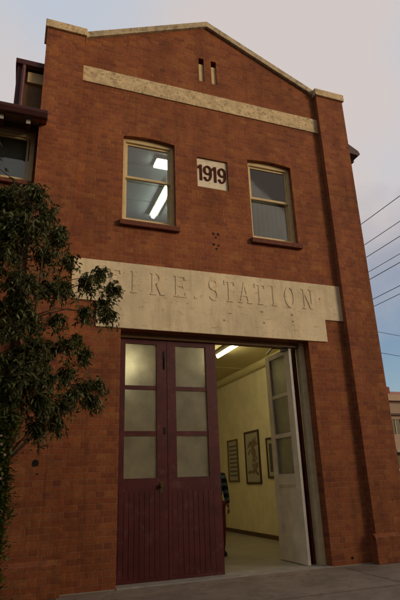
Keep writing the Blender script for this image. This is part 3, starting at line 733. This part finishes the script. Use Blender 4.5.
for (x, y, z, r_) in CL:
    c = Vector((x, y, z)); cand = [p for p in spine if p.z < z - .02] or spine
    s0 = min(cand, key=lambda p: (p - c).length)
    mid = (s0 + c) / 2 + Vector((0, 0, .10 * (c - s0).length)) + Vector((rnd.uniform(-.04, .04),) * 3)
    L_ = (c - s0).length
    stem.tube([s0, mid, c], [.008 + .004 * L_, .006, .003], 5)
    for k_ in range(int(26 + r_ * 150)):
        d = Vector((rnd.gauss(0, 1), rnd.gauss(0, 1), rnd.gauss(.1, .9))).normalized() * r_ * rnd.uniform(.3, 1.7)
        a = c + d * .15; e = c + d; m_ = (a + e) / 2 + Vector((0, 0, .03)); e = e - Vector((0, 0, .04 + .08 * rnd.random()))
        stem.tube([a, m_, e], [.0028, .002, .001], 3, cap=False); twigs.append((a, m_, e))
stem.build('trunk', BARK, tree, smooth=True)
def leaf(mb, p, d, up, ln, w):
    s = d.cross(up)
    if s.length < .05: s = Vector((1, 0, 0))
    s.normalize(); n = s.cross(d).normalized()
    q = [p, p + d * ln * .3 + s * w * .45 + n * w * .15, p + d * ln * .65 + s * w * .38 + n * w * .1 - Vector((0, 0, ln * .05)), p + d * ln - Vector((0, 0, ln * .14)),
         p + d * ln * .65 - s * w * .38 + n * w * .1 - Vector((0, 0, ln * .05)), p + d * ln * .3 - s * w * .45 + n * w * .15, p + d * ln * .35, p + d * ln * .68 - Vector((0, 0, ln * .05))]
    mb.add(q, [(0, 1, 6), (1, 2, 7, 6), (2, 3, 7), (3, 4, 7), (4, 5, 6, 7), (5, 0, 6)])
cr = MB()
for a, m_, e in twigs:
    for k_ in range(rnd.randint(6, 10)):
        t = rnd.uniform(.15, 1); p = a.lerp(m_, t * 2) if t < .5 else m_.lerp(e, t * 2 - 1)
        d = Vector((rnd.gauss(0, .65), rnd.gauss(0, .65), rnd.uniform(-1.2, .25))).normalized()
        leaf(cr, p, d, Vector((rnd.gauss(0, .5), rnd.gauss(0, .5), 1)).normalized(), rnd.uniform(.045, .085), rnd.uniform(.018, .032))
cr.build('crown', LEAF, tree)
# leafy shrub at the far left
sh = empty('shrub', (-1.70, -1.75, 0), 'tall narrow yellow green shrub at the left edge below the tree', 'shrub')
ss = MB(); sl_ = MB()
for i in range(34):
    x = -1.70 + rnd.uniform(-.24, .20); y = -1.75 + rnd.uniform(-.16, .16); h = rnd.uniform(1.4, 2.15)
    pts = [(x, y, -.02), (x + rnd.uniform(-.06, .06), y, h * .4), (x + rnd.uniform(-.12, .1), y + rnd.uniform(-.1, .1), h * .75), (x + rnd.uniform(-.15, .12), y + rnd.uniform(-.1, .1), h)]
    ss.tube(pts, [.012, .010, .007, .003], 5)
    for k_ in range(420):
        t = rnd.random() ** .8 * 3; j = min(int(t), 2); p = Vector(pts[j]).lerp(Vector(pts[j + 1]), t - j) + Vector((rnd.gauss(0, .06), rnd.gauss(0, .06), 0))
        if p.z < .12: continue
        d = Vector((rnd.gauss(0, 1), rnd.gauss(0, 1), rnd.uniform(-.3, .8))).normalized()
        leaf(sl_, p, d, Vector((0, 0, 1)), rnd.uniform(.045, .08), rnd.uniform(.026, .042))
ss.build('stem', BARK, sh); sl_.build('foliage', LEAF2, sh)
fl = MB()
for (x, y, z) in ((-1.56, -1.98, 1.72), (-1.52, -1.96, 1.62), (-1.6, -2.0, 1.5), (-1.57, -1.97, 1.8), (-1.54, -2.0, 1.40)):
    for k_ in range(5):
        a = k_ * 1.257; leaf(fl, Vector((x, y, z)), Vector((math.cos(a), -.4, math.sin(a))).normalized(), Vector((0, 1, 0)), .018, .012)
fl.build('blossom', plain('pale_pink_petals', (.45, .30, .25), .7, .1), sh)

lt = MB(); r3_ = random.Random(5)
for i in range(90):
    x = r3_.uniform(-2.5, 5.5); y = -abs(r3_.gauss(0, .8)) - .2
    a = r3_.uniform(0, 6.28); leaf(lt, Vector((x, y, .012 + r3_.random() * .006)), Vector((math.cos(a), math.sin(a), .05)), Vector((0, 0, 1)), r3_.uniform(.04, .08), .022)
tag(lt.build('leaf_litter', plain('dry_leaf', (.16, .10, .05), .8, .4)), kind='stuff', label='dry fallen leaves scattered on the footpath', cat='leaf litter')

# ------------------------------------------------------------------ poles and power lines
POLEM = plain('weathered_pole', (.14, .12, .10), .9, .3); WIRE = plain('black_wire', (.02, .022, .028), .6, .1)
def pole(x, y, h, label, arms, ax='x'):
    t = empty('utility_pole', (x, y, -.13), label, 'utility pole', 'timber utility poles carrying the power lines')
    MB().tube([(x, y, -.13), (x, y, h)], [.17, .11], 12).build('post', POLEM, t, smooth=True)
    for (z, a, b) in arms:
        m = MB().box(a, b, y - .06, y + .06, z - .12, z - .02) if ax == 'x' else MB().box(x - .06, x + .06, y - .6, y + .6, z - .12, z - .02)
        arm = m.build('crossarm', POLEM, t)
        ins = MB()
        for q in ([v for v in WX if a <= v[0] <= b and abs(v[1] - z) < .1] if ax == 'x' else []): ins.cyl((q[0], y, z + .0), (0, 0, 1), .03, .1, 8)
        if ins.v: build_each(ins, 'insulator', WTAIL, arm)
WX = [(7.9, 8.5), (8.91, 8.5), (9.61, 8.5), (10.55, 8.5), (8.4, 7.0), (9.69, 7.0), (10.23, 7.0)]
pole(9.2, -16, 9.2, 'timber utility pole across the street, behind the viewer', [(8.5, 7.7, 10.7), (7.0, 8.2, 10.4)])
pole(9.2, 15, 10.4, 'timber utility pole standing in the side street behind the fire station', [(8.5, 7.7, 10.7), (7.0, 8.2, 10.4)])
pole(33, 15, 8.4, 'timber utility pole across the side street, right of the view', [(7.9, 0, 0), (6.7, 0, 0)], 'y')
for i, (x, z) in enumerate(WX):
    pts = []
    for k_ in range(25):
        t = k_ / 24; y = -16 + 31 * t; pts.append((x, y, z - .0 - .10 * 4 * t * (1 - t)))
    names = ['highest', 'second highest', 'third highest', 'fourth', 'fifth', 'sixth', 'seventh']
    o = MB().tube(pts, .011 if i != 2 else .012, 5).build('power_line', WIRE)
    lab = ['topmost power line rising to the right beside the pilaster', 'second power line from the top, rising to the right', 'third power line from the top, with a dark splice near the pilaster',
           'fourth power line from the top, upper line of the close middle pair', 'fifth power line from the top, lower line of the close middle pair',
           'sixth power line from the top, upper line of the lower rising pair', 'seventh power line from the top, lowest of the rising ones'][i]
    tag(o, lab, 'power line', 'power lines in the sky right of the building')
    if i == 2:
        MB().tube([(x, 1.55, z - .099), (x, 2.0, z - .099)], .03, 8).build('splice', WIRE, o)
for zz, lab in ((9.95, 'upper of the two nearly level power lines falling gently to the right'), (8.72, 'lowest power line, falling gently to the right above the far building')):
    pts = []
    for k_ in range(13):
        t = k_ / 12; pts.append((9.2 + 23.8 * t, 15, zz - 2.05 * t - .25 * 4 * t * (1 - t)))
    tag(MB().tube(pts, .014, 5).build('power_line', WIRE), lab, 'power line', 'power lines in the sky right of the building')

# ------------------------------------------------------------------ far building and car on the right
PINK = plain('tan_render', (.36, .25, .18), .85, .15, 1.5)
fb = empty('shop_building', (38, 34, -.13), 'two storey tan building with an orange roof beyond the right pilaster', 'building')
fw = wall_grid(MB(), [29.5, 46], [-.13, 7.6], [(30.3 + 3.2 * i, 31.6 + 3.2 * i, 4.7, 6.0) for i in range(5)] + [(30.2 + 3.2 * i, 32.6 + 3.2 * i, .4, 2.9) for i in range(5)], 30, 30.3)
fw.box(29.5, 29.8, 30.3, 42, -.13, 7.6).box(45.7, 46, 30.3, 42, -.13, 7.6)
fw.build('wall', PINK, fb)
MB().box(29.2, 46.3, 29.6, 42.2, 7.6, 8.15).build('cornice', plain('tan_cornice', (.45, .30, .20), .8, .15), fb)
MB().box(29.4, 46.1, 29.75, 30.0, 6.35, 6.5).build('string_course', plain('brown_course', (.12, .06, .05), .8, .15), fb)
MB().box(29.3, 46.2, 28.4, 30, 3.1, 3.3).build('awning', plain('awning_cream', (.40, .30, .22), .7, .1), fb)
MB().add([(29.2, 29.6, 8.15), (46.3, 29.6, 8.15), (46.3, 42.2, 8.15), (29.2, 42.2, 8.15), (33, 35.9, 9.6), (42.5, 35.9, 9.6)], [(0, 1, 5, 4), (1, 2, 5), (2, 3, 4, 5), (3, 0, 4), (0, 3, 2, 1)]).build('roof', plain('orange_roof', (.34, .12, .06), .85, .2), fb)
MB().box(31.0, 31.7, 31, 31.7, 8.2, 9.1).build('chimney', plain('dull_red', (.25, .05, .05), .8, .2), fb)
for i in range(5):
    w = MB().box(30.3 + 3.2 * i, 31.6 + 3.2 * i, 30.12, 30.16, 4.7, 6.0).build('window', plain('dark_glass', (.02, .025, .03), .15, .1), fb)
    MB().box(30.93 + 3.2 * i, 30.98 + 3.2 * i, 30.06, 30.119, 4.7, 6.0).build('glazing_bar', FRAME, w)
    MB().box(30.2 + 3.2 * i, 32.6 + 3.2 * i, 30.12, 30.16, .4, 2.9).build('shop_window', plain('dark_shop_glass', (.02, .022, .026), .12, .1), fb)

car = empty('parked_car', (17.3, 14, -.14), 'white hatchback parked at the right edge beyond the pilaster', 'car')
PAINT = plain('white_car_paint', (.62, .66, .72), .25, .04); CGL = plain('car_glass', (.02, .03, .04), .08, .05); RUB = plain('tyre_rubber', (.02, .02, .02), .8, .2)
cx0 = 15.25
prof = [(0, .28), (0, .62), (.12, .86), (.95, 1.02), (1.55, 1.50), (2.2, 1.60), (3.3, 1.56), (3.95, 1.12), (4.1, .85), (4.12, .35), (3.6, .24), (.6, .24)]
MB().prism([(cx0 + x, z) for x, z in prof], 13.2, 14.9).build('body', PAINT, car, bevel=.09, smooth=False)
MB().prism([(cx0 + x, z) for x, z in ((1.12, 1.05), (2.05, 1.06), (2.05, 1.50), (1.62, 1.46))], 13.19, 13.205).prism([(cx0 + x, z) for x, z in ((2.13, 1.06), (3.55, 1.10), (3.25, 1.46), (2.13, 1.50))], 13.19, 13.205).build('side_window', CGL, car)
MB().add([(cx0 + 1.0, 13.35, 1.07), (cx0 + 1.0, 14.75, 1.07), (cx0 + 1.52, 14.65, 1.50), (cx0 + 1.52, 13.45, 1.50)], [(0, 1, 2, 3)]).build('windscreen', CGL, car)
for wx in (.78, 3.25):
    for wy in (13.25, 14.85):
        t_ = MB().cyl((cx0 + wx, wy, .18), (0, 1, 0), .32, .2, 24).build('wheel', RUB, car)
        MB().cyl((cx0 + wx, wy - .105 if wy < 14 else wy + .105, .18), (0, 1, 0), .19, .02, 16).build('rim', plain('alloy', (.4, .4, .42), .35, .1, metal=.7), t_)
for wy in (13.45, 14.45): MB().box(cx0 + .015, cx0 + .12, wy, wy + .28, .62, .76).build('headlight', plain('lamp_lens', (.6, .6, .6), .1, .05), car, bevel=.02)
MB().box(cx0 - .01, cx0 + .02, 13.75, 14.35, .38, .50).build('number_plate_blank', plain('plate', (.6, .6, .5), .5, .05), car)

# ------------------------------------------------------------------ terrace across the street (unseen behind the viewer; added to shade the foot of the wall)
ter = empty('shading_terrace', (1, -20, -.13), 'unseen brick shop terrace with a flat parapet, added across the street for shading', 'building')
tz = 8.2
tw = wall_grid(MB(), [-24, 30], [-.13, tz], [(-22 + 4.5 * i, -19.6 + 4.5 * i, .5, 2.7) for i in range(11)], -18.3, -18)
tw.box(-24, 30, -30, -18.31, -.13, tz - .5)
tw.build('wall', BRW, ter)
MB().box(-24.1, 30.1, -18.4, -17.85, tz, tz + .18).build('parapet_cap', CREAM, ter)
tg = MB()
for i in range(11): tg.box(-22 + 4.5 * i, -19.6 + 4.5 * i, -18.2, -18.15, .5, 2.7)
build_each(tg, 'shop_window', plain('shop_dark_glass', (.02, .02, .025), .1, .05), ter)
MB().box(-24, 30, -17.995, -15.8, 3.1, 3.25).build('awning', IRONROOF, ter)

# ------------------------------------------------------------------ sky and sun
SUN_EL, SUN_AZ = 16, 50          # sun azimuth: degrees east (+x) of the -y direction
world = bpy.data.worlds.new('World'); scene.world = world; world.use_nodes = True
nt = world.node_tree; nt.nodes.clear()
out = nt.nodes.new('ShaderNodeOutputWorld'); bg = nt.nodes.new('ShaderNodeBackground'); bg.inputs['Strength'].default_value = .10
sky = nt.nodes.new('ShaderNodeTexSky'); sky.sky_type = 'NISHITA'; sky.sun_disc = False
sky.sun_elevation = R(SUN_EL); sky.sun_rotation = R(180 - SUN_AZ); sky.air_density = 1.0; sky.dust_density = 1.5
tc = nt.nodes.new('ShaderNodeTexCoord')
se = nt.nodes.new('ShaderNodeSeparateXYZ'); nt.links.new(tc.outputs['Generated'], se.inputs[0])
n1 = noise(nt, 2.2, 7, .55, tc.outputs['Generated'], .4)
n2 = noise(nt, 1.1, 3, .5, tc.outputs['Generated'])
cov = mth(nt, 'ADD', mth(nt, 'MULTIPLY', se.outputs[2], 2.3), mth(nt, 'MULTIPLY', mth(nt, 'SUBTRACT', n1, .5), 1.0))
cr_ = ramp(nt, [(.52, 0), (1.22, 1)]); nt.links.new(cov, cr_.inputs[0])
cc = ramp(nt, [(.38, (4.0, 4.35, 4.95)), (.62, (5.0, 4.45, 4.25))]); nt.links.new(mth(nt, 'ADD', mth(nt, 'ADD', mth(nt, 'MULTIPLY', se.outputs[0], .40), .34), mth(nt, 'MULTIPLY', mth(nt, 'SUBTRACT', n2, .5), 1.9)), cc.inputs[0])
blue = mixc(nt, 1, sky.outputs[0], (.86, .90, .97), 'MULTIPLY')
f_ = mixc(nt, mth(nt, 'MULTIPLY', cr_.outputs[0], .93), blue, cc.outputs[0])
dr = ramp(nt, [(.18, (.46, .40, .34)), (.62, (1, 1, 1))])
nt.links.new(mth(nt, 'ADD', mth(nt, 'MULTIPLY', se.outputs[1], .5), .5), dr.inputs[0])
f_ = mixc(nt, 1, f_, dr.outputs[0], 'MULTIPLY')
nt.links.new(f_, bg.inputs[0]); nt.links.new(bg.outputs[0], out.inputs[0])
sl = bpy.data.lights.new('sun', 'SUN'); sl.energy = 1.1; sl.angle = R(18); sl.color = (1, .82, .62)
so = bpy.data.objects.new('sun', sl); col.objects.link(so)
az = R(SUN_AZ); el = R(SUN_EL)
sd = Vector((math.sin(az) * math.cos(el), -math.cos(az) * math.cos(el), math.sin(el)))
so.rotation_euler = sd.to_track_quat('Z', 'Y').to_euler()
so.location = (5, -20, 20)

# ------------------------------------------------------------------ camera
cam = bpy.data.cameras.new('camera'); co = bpy.data.objects.new('camera', cam); col.objects.link(co); scene.camera = co
P_, Yw, Rl = .3436, .3620, -.0355
fw_ = Vector((math.sin(Yw) * math.cos(P_), math.cos(Yw) * math.cos(P_), math.sin(P_)))
rt = Vector((math.cos(Yw), -math.sin(Yw), 0)); upv = rt.cross(fw_)
r2 = rt * math.cos(Rl) + upv * math.sin(Rl); u2 = -rt * math.sin(Rl) + upv * math.cos(Rl)
m = Matrix(((r2.x, u2.x, -fw_.x, -1.5188), (r2.y, u2.y, -fw_.y, -7.5365), (r2.z, u2.z, -fw_.z, 1.3), (0, 0, 0, 1)))
co.matrix_world = m
cam.sensor_fit = 'HORIZONTAL'; cam.sensor_width = 36; cam.lens = 508.34 / 400 * 36; cam.clip_start = .05; cam.clip_end = 3000
scene.view_settings.view_transform = 'Standard'; scene.view_settings.look = 'None'; scene.view_settings.gamma = 1
scene.view_settings.use_curve_mapping = False; scene.view_settings.exposure = .45
scene.render.resolution_x = 683; scene.render.resolution_y = 1024
scene.render.engine = 'CYCLES'
scene.cycles.max_bounces = 10; scene.cycles.diffuse_bounces = 5; scene.cycles.transparent_max_bounces = 12
